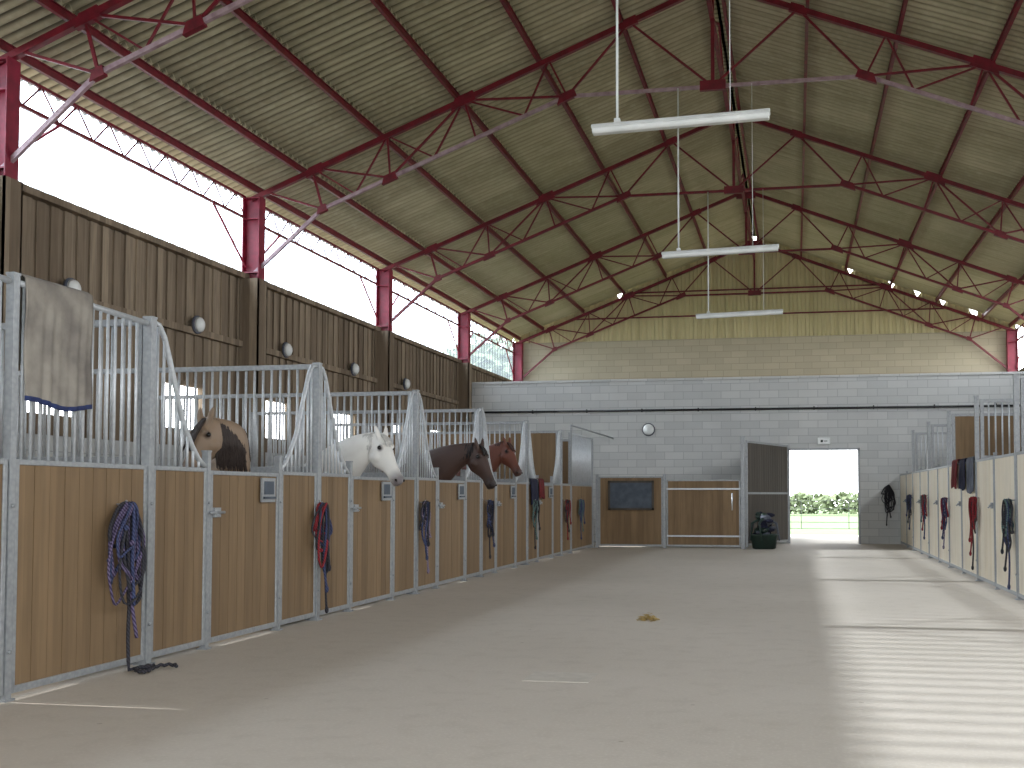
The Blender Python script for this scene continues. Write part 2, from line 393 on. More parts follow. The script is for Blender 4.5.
for Y in TRY:
    for sx,x in ((1,XL+.16),(-1,XR-.16)):
        e=MB(); z0=0
        e.box(x-.15,x-.135,Y-.11,Y+.11,z0,6.22); e.box(x+.135,x+.15,Y-.11,Y+.11,z0,6.22); e.box(x-.135,x+.135,Y-.008,Y+.008,z0,6.22)
        for z in (4.95,5.85,6.2): e.box(x-.135,x+.135,Y-.1,Y+.1,z-.01,z+.01)
        e.box(x-.2,x+.2,Y-.16,Y+.16,0,.02)
        for dy in (-1,1):
            if Y+dy*1.2<YB: e.beam((x-sx*.1,Y+dy*.08,5.05),(x-sx*.1,Y+dy*1.15,5.85),.028,.028)
        o=e.obj('steel_column','redcol',(x,Y,0)); top(o,'maroon-red steel I-section column with slim knee braces','column','barn columns')
        c=MB()
        xa,xb=sorted((x-sx*.15,x+sx*.18))
        c.box(*sorted((x+sx*.155,x+sx*.18)),Y-.15,Y+.15,0.02,4.84); c.box(xa,xb,Y-.15,Y-.125,0.02,4.84); c.box(xa,xb,Y+.125,Y+.15,0.02,4.84)
        c.obj('timber_casing','oldwood',(x,Y,0),o)

# ------------------------------------------------------------------ stalls
W=.15
def boards(mb,ax,c,s0,s1,z0,z1,t=.032,mi=0):
    n=max(1,round((s1-s0)/W)); w=(s1-s0)/n
    for i in range(n):
        a=s0+i*w+.003; b=s0+(i+1)*w-.003; j=U(-.0015,.0015)
        if ax=='y': mb.box(c-t/2+j,c+t/2+j,a,b,z0,z1,mi)
        else: mb.box(a,b,c-t/2+j,c+t/2+j,z0,z1,mi)
    if ax=='y': mb.box(c-.006,c+.006,s0,s1,z0,z1,mi)
    else: mb.box(s0,s1,c-.006,c+.006,z0,z1,mi)
def fr(mb,ax,c,s0,s1,z0,z1,w=.035,t=.05):
    def bx(a,b,p,q):
        if ax=='y': mb.box(c-t/2,c+t/2,a,b,p,q)
        else: mb.box(a,b,c-t/2,c+t/2,p,q)
    bx(s0,s0+w,z0,z1); bx(s1-w,s1,z0,z1); bx(s0+w,s1-w,z0,z0+w*1.3); bx(s0+w,s1-w,z1-w,z1)
def P3(ax,c,s,z): return (c,s,z) if ax=='y' else (s,c,z)
def panel(par,ax,c,s0,s1,h,name,wood='wood',grille=None,latch=None,z0=.04,label=None):
    o=P3(ax,c,(s0+s1)/2,0)
    mb=MB(); fr(mb,ax,c,s0,s1,z0,h)
    e=mb.obj(name,'galv',o,par,.004)
    if label: e['label']=label
    mb=MB(); boards(mb,ax,c,s0+.035,s1-.035,z0+.045,h-.035); mb.obj('boards',wood,o,e)
    if grille:
        g=MB(); pts=[Vector(P3(ax,c,s,z)) for s,z in grille]
        g.sweep(pts,.022,8)
        s=s0+.07
        while s<s1-.04:
            for (a,za),(b,zb) in zip(grille,grille[1:]):
                if a<=s<=b and b>a:
                    zt=za+(zb-za)*(s-a)/(b-a)
                    if zt>h+.04: g.tube(P3(ax,c,s,h-.01),P3(ax,c,s,zt),.011,6)
                    break
            s+=.088
        g.obj('grille','galv2',o,e)
    if latch is not None:
        g=MB(); q=P3(ax,c,latch,1.12)
        nx=.03 if c<0 else -.03
        if ax=='y':
            g.box(*sorted((q[0]+nx*.8,q[0]+nx*1.5)),q[1]-.05,q[1]+.05,1.08,1.16); g.tube((q[0]+nx*1.6,q[1]-.13,1.12),(q[0]+nx*1.6,q[1]+.1,1.12),.012,8)
            g.tube((q[0]+nx*1.6,q[1]-.06,1.12),(q[0]+nx*3.2,q[1]-.06,1.09),.009,8)
        g.obj('latch','galv',o,e)
    return e
def post(par,x,y,h,w=.07):
    mb=MB(); mb.box(x-w/2,x+w/2,y-w/2,y+w/2,0,h); mb.box(x-w*.8,x+w*.8,y-w*.8,y+w*.8,0,.012); mb.box(x-w/2-.004,x+w/2+.004,y-w/2-.004,y+w/2+.004,h,h+.015)
    for z in (.3,1.2):
        mb.tube((x+(w/2 if x<0 else -w/2-.012),y,z),(x+(w/2+.012 if x<0 else -w/2),y,z),.014,6)
    return mb.obj('post','galv',(x,y,0),par)
GT=2.6
def partition(par,y,x0,x1,h,solid=False,wood='wood',gt=GT):
    o=((x0+x1)/2,y,0)
    mb=MB(); fr(mb,'x',y,x0,x1,h if not solid else .03,gt,.05); mb.box(x0,x1,y-.03,y+.03,h-.03,h+.03); mb.box(x0,x0+.05,y-.025,y+.025,0,h); mb.box(x1-.05,x1,y-.025,y+.025,0,h)
    e=mb.obj('divider','galv',o,par)
    mb=MB(); boards(mb,'x',y,x0+.05,x1-.05,.05,h); 
    if solid: boards(mb,'x',y,x0+.05,x1-.05,h+.04,gt-.05)
    mb.obj('boards',wood,o,e)
    if not solid:
        mb=MB(); x=x0+.12
        while x<x1-.08: mb.tube((x,y,h),(x,y,gt-.02),.013,6); x+=.095
        mb.obj('grille','galv2',o,e)
def stall(y0,y1,label,grp,x=A):
    e=empty('horse_stall',(x,(y0+y1)/2,0)); return top(e,label,'horse stall',grp)
posts=[7.6,10.6,13.6,16.6,19.6,22.6]
LG='stalls with curved grilles'
e=stall(3.1,7.6,'brown boarded horse stall with tall straight barred front',LG)
panel(e,'y',A,3.1,6.06,H,'front_panel','wood',[(3.1,GT),(6.06,GT)])
panel(e,'y',A,6.13,7.56,H,'front_panel','wood',[(6.13,GT),(7.56,GT-.04)])
post(e,A,6.1,GT+.04,.055)
def hatch(par,yy):
    mb=MB(); mb.box(A+.032,A+.05,yy-.13,yy+.13,1.2,1.42); mb.box(A+.05,A+.07,yy-.11,yy+.11,1.23,1.25,1); mb.box(A+.05,A+.055,yy-.09,yy+.09,1.27,1.39,1)
    mb.obj('hatch',['galv','shut'],(A+.03,yy,1.2),par)
for i in range(5):
    y0=posts[i]; y1=posts[i+1]
    e=stall(y0,y1,'brown boarded horse stall with curved galvanised grilles',LG)
    post(e,A,y0,GT)
    o1,o2=y0+.85,y0+2.15
    post(e,A,o1,1.62,.055); post(e,A,o2,1.62,.055)
    g=[(y0+.04,GT-.02),(y0+.12,GT-.03),(y0+.2,GT-.12),(y0+.32,GT-.38),(y0+.48,GT-.75),(y0+.62,1.66),(y0+.72,1.56),(y0+.82,1.5)]
    panel(e,'y',A,y0+.04,o1-.03,H,'front_panel','wood',g)
    d=panel(e,'y',A,o1+.035,o2-.035,H-.02,'door','wood',None,o1+.12)
    g=[(o2+.03,1.5),(y1-.72,1.56),(y1-.62,1.66),(y1-.48,GT-.75),(y1-.32,GT-.38),(y1-.2,GT-.12),(y1-.12,GT-.03),(y1-.04,GT-.02)]
    panel(e,'y',A,o2+.03,y1-.04,H,'front_panel','wood',g)
    hatch(d,o2-.28)
    partition(e,y0,XL+.36,A-.05,H)
e=stall(22.6,26.2,'brown boarded horse stall with solid wooden divider',LG)
post(e,A,22.6,GT)
panel(e,'y',A,22.64,23.55,H,'front_panel','wood')
post(e,A,23.6,GT)
panel(e,'y',A,23.64,26.16,H,'front_panel','wood',[(23.64,GT),(26.16,GT)])
post(e,A,26.2,GT)
partition(e,22.6,XL+.36,A-.05,H,True)
partition(e,26.2,XL+.36,A-.05,H,True)
mb=MB(); mb.tube((A,23.7,2.78),(A+.0,28.8,2.78),.02,8); mb.tube((A,23.7,2.6),(A,23.7,2.78),.02,8);mb.tube((A,28.8,2.78),(A,29.39,2.78),.02,8)
o=mb.obj('overhead_pipe','galv',(A,23.7,2.6)); top(o,'thin galvanised pipe above the end stall','pipe')

RH=1.78
rp=[11.2,14.2,17.2,20.2,23.2,26.2]
for i,y0 in enumerate(rp):
    y1=y0+3 if i<5 else 29.36
    e=stall(y0,y1,'pale boarded horse stall with barred dividers' if y0!=20.2 else 'horse stall with lit brightness coloured into boards, solid wooden divider','pale boarded stalls',B)
    post(e,B,y0,2.72,.06)
    post(e,B,y0+1.5,RH+.04,.04)
    panel(e,'y',B,y0+.035,y0+1.48,RH,'front_panel','woodl')
    panel(e,'y',B,y0+1.52,y1-.035,RH,'door','woodl',None,y0+1.62)
    partition(e,y0,B+.05,XR-.36,RH,y0==20.2,'wood',2.68)

CY=26.3
e=empty('horse_stall',(-3,CY,0)); top(e,'brown boarded end stall with shutter and gate','horse stall')
post(e,A+.12,CY,1.74,.07); post(e,-3.05,CY,1.74,.07); post(e,-1.2,CY,2.62,.09)
fp=panel(e,'x',CY,A+.16,-3.09,1.7,'front_panel','wood')
mb=MB(); mb.box(-4.35,-3.35,CY-.05,CY-.027,.95,1.55); mb.box(-4.4,-3.3,CY-.06,CY-.03,1.55,1.6,1); mb.box(-4.4,-3.3,CY-.06,CY-.03,.9,.95,1)
mb.box(-4.4,-4.35,CY-.06,CY-.03,.9,1.6,1); mb.box(-3.35,-3.3,CY-.06,CY-.03,.9,1.6,1)
o=mb.obj('shutter',['shut','darkwood'],(-3.85,CY,.9),fp); o['label']='slate-grey framed shutter'
gt=panel(e,'x',CY,-3.0,-1.26,1.62,'gate','wood')
g=MB(); g.box(-3.0,-1.26,CY-.05,CY-.028,1.38,1.42); g.box(-3.0,-1.26,CY-.05,CY-.028,.27,.31); g.tube((-1.45,CY-.06,.9),(-1.45,CY-.06,1.3),.015,8)
g.obj('rail','galv2',(-2.13,CY,0),gt)
mb=MB(); p=Vector((-1.12,26.45,0)); q=Vector((-.2,29.25,0)); d=(q-p).normalized()
n=18; w=(q-p).length/n
for i in range(n):
    mb.beam(p+d*(i*w+.004)+Vector((0,0,1.3)),p+d*((i+1)*w-.004)+Vector((0,0,1.3)),.035,2.4)
e=struct(mb.obj('door_1','darkwood',(p+q)/2),'tall dark boarded door standing open beside the doorway')
mb=MB(); 
for z in (.09,1.3,2.52): mb.beam(p+Vector((0,0,z)),q+Vector((0,0,z)),.055,.05)
for t in (p,q): mb.beam(t+Vector((0,0,.03)),t+Vector((0,0,2.55)),.055,.055)
struct(mb.obj('frame','galv',(p+q)/2,e))
bx,by=-.72,26.3
mb=MB(); secs=[(Vector((bx,by,z)),Vector((r,0,0)),Vector((0,r*.8,0))) for z,r in ((0,.22),(.02,.27),(.3,.31),(.32,.33),(.35,.33),(.35,.29),(.2,.28))]
mb.loft(secs,20,0,.6); o=mb.obj('tub','green',(bx,by,0)); top(o,'low dark green tub piled with rugs and boots','tub')
c=MB()
for k in range(34):
    a=U(0,6.28); rr=U(.0,.27); zz=U(0,1)
    rr*=1-.5*zz
    px,py,pz=bx+rr*math.cos(a),by+rr*.8*math.sin(a),.33+.5*zz
    c.ball((px,py,pz),U(.06,.13),k%3,(U(.6,1.5),U(.7,1.2),U(.4,1.)),9,6)
for k in range(8):
    a=U(0,6.28); c.sweep([(bx+.1*math.cos(a),by+.1*math.sin(a),.7),(bx+.3*math.cos(a),by+.26*math.sin(a),.6),(bx+.36*math.cos(a+.2),by+.3*math.sin(a+.2),.2)],[.035,.03,.018],7,k%3)
c.obj('cloth',['navy','green','greycl'],(bx,by,.35),o)

mb=MB(); mb.sweep([(XL+.02,YP-.05,3.52),(XR-.02,YP-.05,3.5)],.028,8)
x=XL+.5
while x<XR: mb.box(x-.015,x+.015,YP-.08,YP,3.47,3.56); x+=1.5
o=mb.obj('wall_pipe','black',(0,YP,3.5)); top(o,'long black pipe clipped to the block wall','pipe')
def bulkhead(x,y,z,ax,scale=1.):
    n=Vector(ax); r=.14*scale
    s=n.cross(Vector((0,0,1))).normalized(); u=Vector((0,0,1))
    c=Vector((x,y,z)); mb=MB()
    mb.loft([(c,s*r,u*r),(c+n*.03,s*r,u*r),(c+n*.04,s*r*.9,u*r*.9)],20); o=mb.obj('bulkhead_lamp','greycl',c)
    top(o,'round white bulkhead lamp on the wall','lamp','bulkhead lamps')
    mb=MB(); mb.loft([(c+n*.04,s*r*.86,u*r*.86),(c+n*.08,s*r*.78,u*r*.78),(c+n*.11,s*r*.5,u*r*.5),(c+n*.12,s*r*.1,u*r*.1)],20)
    mb.obj('lamp_glass','diff',c,o)
for y in (12.4,15.4,18.4,21.5,24.6): bulkhead(XL+.07,y,3.85,(1,0,0))
bulkhead(-3.83,YP,3.0,(0,-1,0),1.25)
mb=MB(); mb.box(.58,.9,YP-.06,YP,2.56,2.74); o=mb.obj('exit_lamp','white',(.74,YP,2.65),None,.01); top(o,'small white emergency light box above the doorway','emergency light')
mb=MB(); mb.box(.61,.87,YP-.068,YP-.06,2.59,2.71,0); mb.box(.66,.72,YP-.072,YP-.068,2.62,2.68,1); mb.box(.74,.83,YP-.072,YP-.068,2.64,2.66,1); mb.obj('lamp_face',['diff','green'],(.74,YP,2.65),o)

for Y in (10.9,16.9,22.9):
    xc=-1.1; z=4.98; L=.89
    e=empty('hanging_light',(xc,Y,z)); top(e,'long white fluorescent light hung on thin rods','ceiling light','hanging fluorescent lights')
    tl=.025
    mb=MB()
    prof=[(-.065,0),(.065,0),(.05,.035),(.03,.05),(-.03,.05),(-.05,.035)]
    vs=[(xc+s*L,Y+a,z+b+s*tl) for s in (-1,1) for a,b in prof]
    mb.add(vs,[tuple(range(5,-1,-1)),tuple(range(6,12))]+[(i,(i+1)%6,6+(i+1)%6,6+i) for i in range(6)])
    mb.obj('housing','white',(xc,Y,z),e,.008)
    mb=MB(); prof=[(-.062,0),(-.06,-.03),(-.04,-.052),(.04,-.052),(.06,-.03),(.062,0)]
    vs=[(xc+s*(L-.01),Y+a,z+b+s*tl) for s in (-1,1) for a,b in prof]
    mb.add(vs,[tuple(range(5,-1,-1)),tuple(range(6,12))]+[(i,(i+1)%6,6+(i+1)%6,6+i) for i in range(6)]); mb.obj('diffuser','diff',(xc,Y,z),e,.008)
    s=-.63
    mb=MB(); mb.tube((xc+s,Y,z+.03),(xc+s,Y,7.55),.013,8); mb.box(xc+s-.03,xc+s+.03,Y-.03,Y+.03,z+.03,z+.07); mb.obj('rod','white',(xc+s,Y,z),e)
    mb=MB(); mb.tube((xc+.5,Y,z+.04),(xc+.5,Y,7.55),.005,6); mb.obj('cable','white',(xc+.5,Y,z),e)

# ------------------------------------------------------------------ tack
def halter(x,y,ztop,zbot,side,cols,n=6,floor_tail=False,label='bundle of rope halters',wid=1.,rk=1.):
    e=empty('halter',(x,y,ztop)); top(e,label,'halter','hanging halters'); o=(x,y,ztop)
    mb=MB(); mb.tube((x-side*.03,y,ztop),(x+side*.04,y,ztop),.008,6); mb.sweep([(x+side*.04,y,ztop),(x+side*.045,y,ztop+.03)],.008,6); mb.obj('hook','galv',o,e)
    Ltot=ztop-zbot
    mb=MB()
    for k in range(n):
        L=Ltot*U(.25,.7); w=U(.05,.16)*wid; ph=U(-.12,.12)*wid; pts=[]; q1,q2=U(0,6),U(0,6)
        for i in range(30):
            a=2*math.pi*i/30
            pts.append((x+side*(.025+.007*k+.012*math.sin(3*a+k)),y+ph*(1-math.cos(a))/2+w*math.sin(a)*abs(math.sin(a/2))**.7+.02*math.sin(3*a+q1)*math.sin(a/2),ztop+.01-L/2*(1-math.cos(a))+.02*math.sin(4*a+q2)*math.sin(a/2)))
        mb.sweep(pts,U(.008,.013)*rk,7,k%len(cols),True)
        if k%2==0:
            mb.ball((x+side*(.035+.007*k),y+ph+U(-.05,.05),ztop-L*U(.4,.9)),.02,k%len(cols))
    mb.ball((x+side*.05,y,ztop-.04),.03,0,(1,1.3,1.6))
    mb.obj('headcollar',[ROPES[c] for c in cols],o,e)
    mb=MB()
    for k in range(3):
        pts=[]; yy=y+U(-.1,.1)*wid; zb=zbot+(.2*k*Ltot)
        for i in range(20):
            t=i/19; pts.append((x+side*(.06+.02*k+.01*math.sin(7*t)),y+(yy-y)*t**.5+.03*math.sin(5*t+k*2)*t,ztop-(ztop-max(zb,.02))*t))
        if floor_tail and k==0:
            for i in range(1,30):
                t=i/29; pts.append((x+side*(.07+.2*t+.05*math.sin(14*t)),yy+.15*math.sin(9*t)+.1*t,.018+.01*(i%2)))
        mb.sweep(pts,.012*rk,7,k%len(cols))
        if not floor_tail: mb.ball(pts[-1],.02,k%len(cols),(1,1,1.8))
    mb.obj('lead_rope',[ROPES[c] for c in cols[::-1]],o,e)
    return e
ax_=A+.045
halter(ax_,7.2,1.2,0,1,[0,4,2,0,4],13,True,'dark purple rope halters with lead trailing on floor',1.3,1.1)
halter(ax_,10.55,1.17,.1,1,[1,4,2,4],9,False,'red and black rope halters on stall post',1.2,1.)
halter(ax_,13.75,1.17,.28,1,[4,2,5],7,False,'dark rope halters hanging on stall post')
halter(ax_,16.85,1.17,.3,1,[2,4],6,False,'dark blue rope halters on stall post')
halter(ax_,19.95,1.15,.3,1,[3,4],6,False,'green rope halters on stall post')
halter(ax_,22.85,1.15,.35,1,[4,1],6,False,'dark rope halters hanging on stall post')
halter(ax_,24.4,1.15,.3,1,[3,2],6,False,'green and blue rope halters on stall front')
bx_=B-.045
halter(bx_,14.3,1.2,.15,-1,[3,4,4,2],9,False,'teal and black rope halters on pale stall',1.3,1.)
halter(bx_,17.0,1.22,.2,-1,[1,1,4],8,False,'bright red rope halters on pale stall',1.2,1.)
halter(bx_,20.2,1.2,.35,-1,[1,2,5],8,False,'blue and red rope halters on pale stall',1.2,1.)
halter(bx_,23.3,1.25,.4,-1,[3,1,2],8,False,'teal and red rope halters on pale stall',1.2,1.1)
halter(bx_,26.2,1.25,.5,-1,[4,2],7,False,'blue and black rope halters on pale stall',1.2,1.1)
def cloth_hang(y0,y1,x,ztop,zf,zb,mats,name,label,cat,seed=0,rail=.035,side=1):
    mb=MB(); nu,nv=34,44
    Lf=ztop-zf; Lb=ztop-zb
    vs=[];fs=[]
    for j in range(nv+1):
        t=j/nv*(Lf+Lb+.1)
        if t<Lb: px,pz=-rail,zb+t
        elif t<Lb+.1: a=math.pi*(t-Lb)/.1; px,pz=-rail*math.cos(a),ztop+rail*math.sin(a)
        else: px,pz=rail,ztop-(t-Lb-.1)
        hang=abs(ztop-pz)
        for i in range(nu+1):
            u=i/nu; y=y0+(y1-y0)*u
            f=min(1,hang/.3); w=(.014*math.sin(u*17+seed+2*hang)+.01*math.sin(u*31+seed*2+3*hang))*f
            wz=.02*math.sin(u*6+seed)*f
            vs.append((x+side*(px+(abs(w)+.002 if px>0 else -abs(w))),y+.01*math.sin(hang*9+seed)*f,pz+wz*(1 if j>nv*.6 else 0)))
    mi=[]
    for j in range(nv):
        for i in range(nu):
            a=j*(nu+1)+i; fs.append((a,a+1,a+nu+2,a+nu+1)); mi.append(1 if j>=nv-1 and len(mats)>1 else 0)
    mb.add(vs,fs,0,True); mb.m=mi
    o=mb.obj(name,mats,(x,(y0+y1)/2,ztop)); md=o.modifiers.new('thick','SOLIDIFY'); md.thickness=.008; md.offset=1
    return top(o,label,cat)
cloth_hang(6.16,6.84,A,2.62,1.84,2.1,['rug','blue'],'horse_rug','stained grey-beige canvas rug draped over top rail','horse rug',1.3)
cloth_hang(17.3,17.95,B,1.8,1.3,1.5,['greycl'],'saddle_pad','grey saddle pad draped over stall rail','saddle pad',2,.045,-1)
cloth_hang(18.15,18.7,B,1.8,1.35,1.5,['navy'],'saddle_pad','dark navy saddle pad draped over stall rail','saddle pad',3,.045,-1)
cloth_hang(18.95,19.5,B,1.8,1.38,1.5,['redcl'],'saddle_pad','dark red cloth draped over stall rail','saddle pad',4,.045,-1)
cloth_hang(19.75,20.3,A,1.52,1.1,1.3,['navy'],'jacket','dark navy jacket hung over stall front','jacket',5,.05,1)
cloth_hang(20.4,20.8,A,1.52,1.2,1.3,['redcl'],'jacket','dark red jacket hung over stall front','jacket',6,.05,1)
e=halter(2.35,YP-.02,1.5,.5,1,[4],9,False,'black rope and straps hung beside the doorway',1.,1.2); e.rotation_euler=(0,0,-math.pi/2)

mb=MB()
for i in range(110):
    a=U(0,6.28); r=.1*math.sqrt(R()); x=-1.47+r*math.cos(a); y=11.2+r*1.2*math.sin(a); z=.006+.08*(1-r/.1)*R(); b=U(0,3.14); l=U(.015,.045)
    mb.tube((x-l*math.cos(b),y-l*math.sin(b),z),(x+l*math.cos(b),y+l*math.sin(b),max(.003,z+U(-.01,.015))),.0025,4)
o=mb.obj('straw_pile','straw',(-1.47,11.2,0)); top(o,'small scattered heap of straw on the floor','straw',None,'stuff')

# ------------------------------------------------------------------ horses
def mixv(a,b,t): return tuple(a[i]+(b[i]-a[i])*t for i in range(3))
def horse(base,hd,poll,muz,neckpts,body,dark,manec,label,muzc=None,S=1.,legc=None,ms=1,HK=1.,ML=1.,NK=None,NM=150):
    base=Vector((base[0],base[1],0)); hd=Vector((hd[0],hd[1],0)).normalized(); sd=Vector((hd.y,-hd.x,0)); up=Vector((0,0,1))
    if NK is None: NK=HK
    P=lambda s,l,z: base+hd*s*S+sd*l*S+up*z*S
    mb=MB()
    tr=[(-.96,1.18,.05,.05),(-.92,1.17,.17,.14),(-.8,1.16,.28,.24),(-.6,1.17,.33,.29),(-.3,1.14,.32,.29),(0,1.11,.345,.31),(.3,1.12,.37,.29),(.52,1.16,.35,.24),(.66,1.18,.26,.18),(.72,1.18,.12,.1)]
    mb.loft([(P(s,0,z),sd*rx*S,up*rz*S) for s,z,rz,rx in tr],20,0,.9)
    poll=Vector(poll); muz=Vector(muz)
    start=P(.35,0,1.22)
    pts=[start]+[Vector(n) for n in neckpts]+[poll]
    Q=[]; ext=[2*pts[0]-pts[1]]+pts+[2*pts[-1]-pts[-2]]
    for i in range(len(pts)-1):
        a,b,c,d=ext[i:i+4]
        for k in range(5):
            t=k/5; Q.append(.5*((2*b)+(c-a)*t+(2*a-5*b+4*c-d)*t*t+(3*b-a-3*c+d)*t**3))
    Q.append(pts[-1]); secs=[]; n=len(Q); crest=[]
    for i,q in enumerate(Q):
        t=i/(n-1); T=(Q[min(i+1,n-1)]-Q[max(i-1,0)]).normalized(); h=Vector((T.x,T.y,0))
        h=h.normalized() if h.length>.05 else hd
        s_=Vector((h.y,-h.x,0)); u_=s_.cross(T).normalized()
        if u_.z<0: u_=-u_
        rn=(.33*(1-t)**1.2+.115)*S*.9*NK; rw=(.16*(1-t)+.068)*S*NK
        secs.append((q,s_*rw,u_*rn)); crest.append((q+u_*rn*.97,s_,u_,t))
    mb.loft(secs,18,0,.95)
    hv=(muz-poll); L=hv.length; d=hv.normalized(); hh=Vector((d.x,d.y,0)).normalized(); hs=Vector((hh.y,-hh.x,0)); nn=hs.cross(d).normalized()
    if nn.z<0: nn=-nn
    hsec=[(-.1,.085,.06,.055),(0,.115,.08,.075),(.12,.14,.098,.088),(.24,.155,.104,.09),(.36,.148,.094,.083),(.48,.122,.074,.073),(.6,.095,.06,.063),(.72,.08,.055,.056),(.83,.078,.06,.052),(.92,.07,.06,.044),(.98,.052,.048,.03),(1.01,.025,.028,.008)]
    k_=L/.62*HK
    mb.loft([(poll+d*t*L+nn*(tp-rn)*k_,hs*rw*k_,nn*rn*k_) for t,rn,rw,tp in hsec],18,0,.92)
    for sgn in (-1,1):
        mb.ball(poll+d*.3*L+nn*(-.07)*k_+hs*sgn*.05*k_,.075*k_,0); mb.ball(poll+d*.22*L+nn*.055*k_+hs*sgn*.075*k_,.032*k_,0)
        mb.ball(poll+d*.9*L+nn*.01*k_+hs*sgn*.042*k_,.028*k_,0)
        eb=poll+nn*.06*k_+hs*sgn*.055*k_; ed=(-d*.9+nn*.35+hs*sgn*.18).normalized()
        es=hs; en=ed.cross(es).normalized()
        mb.loft([(eb+ed*q*k_-ed*.03,es*w*k_,en*w*.6*k_) for q,w in ((0,.026),(.05,.036),(.1,.034),(.14,.022),(.17,.006))],10)
    mb.ball(poll+d*.93*L-nn*.07*k_,.034*k_,0)
    for sgn in (-1,1):
        f=[(.42,1.05,.13),(.42,.86,.1),(.44,.66,.068),(.45,.5,.06),(.45,.42,.05),(.445,.28,.036),(.445,.16,.047),(.47,.09,.04),(.49,.06,.055),(.5,.0,.066)]
        mb.loft([(P(s,sgn*.16,z),hd*r*S,sd*r*S*.85) for s,z,r in f],12)
        f=[(-.62,1.1,.22),(-.56,.9,.17),(-.58,.76,.11),(-.7,.62,.07),(-.78,.52,.062),(-.76,.42,.045),(-.75,.28,.04),(-.74,.16,.048),(-.71,.09,.042),(-.69,.06,.056),(-.68,.0,.068)]
        mb.loft([(P(s,sgn*.155,z),hd*r*S,sd*r*S*.8) for s,z,r in f],12)
    tmp=mb.obj('horse_tmp','coat',base)
    md=tmp.modifiers.new('r','REMESH'); md.mode='VOXEL'; md.voxel_size=.0135
    md=tmp.modifiers.new('s','SMOOTH'); md.factor=.6; md.iterations=5
    dg=bpy.context.evaluated_depsgraph_get(); me=bpy.data.meshes.new_from_object(tmp.evaluated_get(dg))
    bpy.data.objects.remove(tmp)
    me.name='horse'
    for p in me.polygons: p.use_smooth=True
    ca=me.color_attributes.new('coat','FLOAT_COLOR','POINT')
    cb=lin(body)[:3]; cd=lin(dark)[:3]; cm=lin(muzc or dark)[:3]; cl=lin(legc or dark)[:3]
    buf=[]
    for v in me.vertices:
        w=v.co+base; c=cb
        dm=(w-muz).length
        if dm<.22: c=mixv(cm,c,min(1,max(0,(dm-.07)/.12)))
        if w.z<.75*S: c=mixv(c,cl,min(1,max(0,(.7*S-w.z)/.2)))
        if w.z<.055: c=(.03,.025,.02)
        de=min((w-(poll+d*.24*L+nn*.035*k_+hs*s*.098*k_)).length for s in (-1,1))
        if de<.05: c=mixv(cd,c,max(0,(de-.02)/.03))
        buf+=[*c,1]
    ca.data.foreach_set('color',buf)
    ob=bpy.data.objects.new('horse',me); COL.objects.link(ob); ob.location=base; ORI[ob.name]=tuple(base)
    top(ob,label,'horse','stabled horses')
    mm=mat('mane_hair',manec,None,.7,0,20,.2)
    for sgn in (-1,1):
        e=MB(); e.ball(poll+d*.235*L+nn*.036*k_+hs*sgn*.1*k_,.021*k_,0); e.obj('eye','eye',poll,ob)
        e=MB(); c=poll+d*.945*L+nn*.008*k_+hs*sgn*.062*k_
        e.loft([(c-hs*sgn*.012,d*.02*k_,nn*.012*k_),(c+hs*sgn*.0035,d*.016*k_,nn*.009*k_)],10); e.obj('nostril','dark',poll,ob)
    e=MB(); pts=[]
    for i in range(13):
        a=-1+2*i/12; pts.append(poll+d*(1.0-.13*abs(a)**1.5)*L-nn*(.035)*k_+hs*a*.058*k_)
    e.sweep(pts,.004,6); e.obj('mouth','dark',poll,ob)
    e=MB(); e2=MB()
    for k in range(NM):
        t=(k+R())/NM*(len(crest)-1.001); i=int(t); fct=t-i; c0,s_,u_,tt=crest[i]; c1=crest[min(i+1,len(crest)-1)][0]
        if tt<.12: continue
        c=c0.lerp(c1,fct); sg=ms
        ln=U(.14,.26)*ML; pts=[]
        for j in range(6):
            q=j/5; pts.append(c-u_*.03+u_*.035*math.sin(q*2.2)+s_*sg*(.09*q**.6*(1+.4*(1-tt)))+Vector((0,0,-1))*ln*q**1.5+(c1-c0).normalized()*.02*math.sin(q*3+k))
        e.sweep(pts,[.016,.02,.019,.016,.011,.003],6)
    e.obj('mane',mm,poll,ob)
    for k in range(int(18*ML)):
        a=U(-1,1); pts=[]
        for j in range(5):
            q=j/4; pts.append(poll-d*.02+d*q*U(.14,.2)*ML+nn*(.07+.03*math.sin(q*2.4))*k_+hs*a*(.02+.035*q))
        e2.sweep(pts,[.01,.014,.013,.01,.003],6)
    e2.obj('forelock',mm,poll,ob)
    e3=MB()
    for k in range(30):
        a=U(-1,1);b=U(-1,1); pts=[]
        for j in range(7):
            q=j/6; pts.append(P(-.93-.07*math.sin(min(1,q*2)*1.57)-.02*b,.02*a*(1+2*q),1.3-.85*q*(1+.1*b)))
        e3.sweep(pts,[.012,.02,.022,.022,.018,.012,.004],6)
    e3.obj('tail',mm,P(-.9,0,1.3),ob)
    return ob
horse((-5.9,12.3),(1,-.05),(-4.72,12.15,1.9),(-4.40,12.0,1.40),[(-5.28,12.25,1.55),(-4.98,12.2,1.78)],(226,224,218),(80,76,78),(205,203,198),'white-grey horse with head lowered over stall door',(120,114,116),1.,(150,148,146),1,1.08)
horse((-5.8,15.1),(1,0),(-4.38,15.0,1.90),(-4.10,14.88,1.37),[(-5.05,15.1,1.6),(-4.72,15.05,1.79)],(64,43,35),(20,15,15),(24,18,17),'dark bay horse stretching its neck over stall door',(36,26,24),1.,None,1,1.08)
